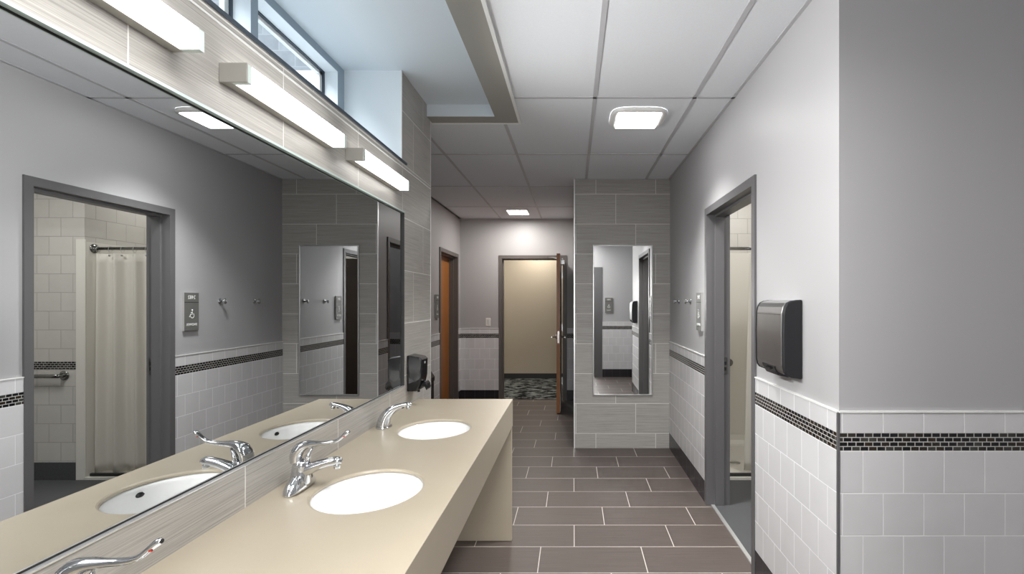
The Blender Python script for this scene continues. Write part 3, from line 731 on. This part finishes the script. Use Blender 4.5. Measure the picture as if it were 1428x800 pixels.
b.box(SX0, SX0+t, SY0, SY1-t, .03, ZT-.02, 'fibre'); b.box(SX1-t, SX1, SY0, SY1-t, .03, ZT-.02, 'fibre'); b.box(SX0, SX1, SY1-t, SY1, .03, ZT-.02, 'fibre')
b.build('surround', st)
b = MB(); b.box(SX1-t, SX1+.066, SY0-.012, SY0-.0005, 0.004, ZT, 'fibre'); b.box(SX0-.05, SX0+t, SY0-.012, SY0-.0005, .004, ZT, 'fibre'); b.build('flange', st, bevel=.003)
b = MB(); b.box(SX0, SX1, SY0-.012, SY1, .003, .03, 'fibre', bev=.004)
b.prism([(SY1-t, .03), (SY1-t, .12), (SY1-t-.02, .07), (SY1-t-.06, .036), (SY1-t-.10, .03)], SX0, SX1, 'fibre', axis='x'); b.build('pan', st)
one('water_dam', 'dark_rubber', SX0+t, SX1-t-.02, SY0+.004, SY0+.03, .03, .056, parent=st, bev=.006, label='dark rubber strip across the shower threshold')
b = MB(); b.lathe([(.045, .0305), (.045, .034), (.038, .035), (.002, .033)], 'steel', c=(1.47, 4.70, 0), n=24); b.build('drain', st)
rod = thing('shower_rod', 'dark steel curtain rod across the shower opening', 'curtain rod', (0, 4.40, 1.945))
b = MB(); b.tube([(SX0+t, 0, 0), (SX1-t, 0, 0)], .0135, 'dark_steel', n=16); b.build('rod', rod)
for x, s in ((SX1-t, -1), (SX0+t, 1)):
    b = MB(); b.lathe([(.040, s*.0005), (.040, s*.006), (.030, s*.012), (.018, s*.020), (.0145, s*.03)], 'dark_steel', c=(x, 0, 0), axis='x', n=24); b.build('end_flange', rod)
cur_ = thing('shower_curtain', 'off white cloth curtain gathered along the shower rod', 'curtain', (0, 4.40, 0))
b = MB(); nx, nz_ = 150, 24; rg = []
for j in range(nz_+1):
    z = .052+(1.900-.052)*j/nz_; fz = j/nz_; row = []
    for i in range(nx+1):
        s = i/nx; x = (1.455+.05*fz)+s*((2.082-.01*fz)-(1.455+.05*fz))
        ph = s*2*PI*4.1+.8*math.sin(s*5.1)
        amp = .019+.008*math.sin(s*9+1)+.008*(1-fz)
        y = amp*math.sin(ph)+.010*math.sin(2*ph+1.3+.6*fz)+.006*math.sin(s*23+fz*1.5)
        row.append((x, y, z))
    rg.append(row)
b.rings(rg, 'cloth', False, False, False); o = b.build('cloth', cur_)
so = o.modifiers.new('thickness', 'SOLIDIFY'); so.thickness = .0015
for i in range(6):
    x = 1.535+i*.104; b = MB()
    b.tube([(x+.004, .019*math.cos(a), 1.945-.008+.026*math.sin(a)) for a in [2*PI*k/16 for k in range(17)]], .0018, 'steel', n=6, side=(1, 0, 0))
    b.lathe([(.001, -.006), (.007, -.005), (.007, .005), (.001, .006)], 'steel', c=(x, -.012, 1.885), axis='y', n=10)
    b.build('curtain_ring', cur_)
def grab(loc, length, label, d):
    t_ = thing('grab_bar', label, 'grab bar', loc)
    b = MB(); b.tube(catmull([(0, -.004, 0), (0, -.038, 0), (d*.012, -.052, 0), (d*.05, -.055, 0), (d*(length-.05), -.055, 0), (d*(length-.012), -.052, 0), (d*length, -.038, 0), (d*length, -.004, 0)], 4), .016, 'dark_steel', n=14); b.build('bar', t_)
    for x in (0, d*length):
        b = MB(); b.lathe([(.040, -.0005), (.040, -.006), (.034, -.012), (.017, -.013)], 'dark_steel', c=(x, 0, 0), axis='y', n=24); b.build('end_flange', t_)
    return t_
grab((2.275, SY0, .877), .62, 'steel grab bar on the cream tiled wall beside the shower, seen in the mirror', 1)
grab((1.61, SY1-t, .865), .34, 'steel grab bar inside the shower stall, its round end seen through the doorway', -1)

# ------------------------------------------------------------------ world, camera
w_ = bpy.data.worlds.new('daylight'); SC.world = w_; w_.use_nodes = True
bg = w_.node_tree.nodes['Background']; bg.inputs[0].default_value = (.84, .92, 1, 1); bg.inputs[1].default_value = 1.3
cam = bpy.data.cameras.new('camera'); co = bpy.data.objects.new('camera', cam); C.objects.link(co); SC.camera = co
co.location = (0, 0, 1.497); co.rotation_euler = (PI/2, 0, 0)
cam.sensor_width = 36; cam.lens = 36*721.5/1428; cam.shift_x = -(799.4-714)/1428; cam.shift_y = (419.9-400)/1428; cam.clip_start = .01
SC.view_settings.view_transform = 'Standard'; SC.view_settings.look = 'None'; SC.view_settings.exposure = .12
SC.cycles.use_denoising = True; SC.cycles.max_bounces = 14; SC.cycles.diffuse_bounces = 6; SC.cycles.glossy_bounces = 8
SC.cycles.sample_clamp_indirect = 6; SC.cycles.caustics_reflective = True; SC.cycles.blur_glossy = .3
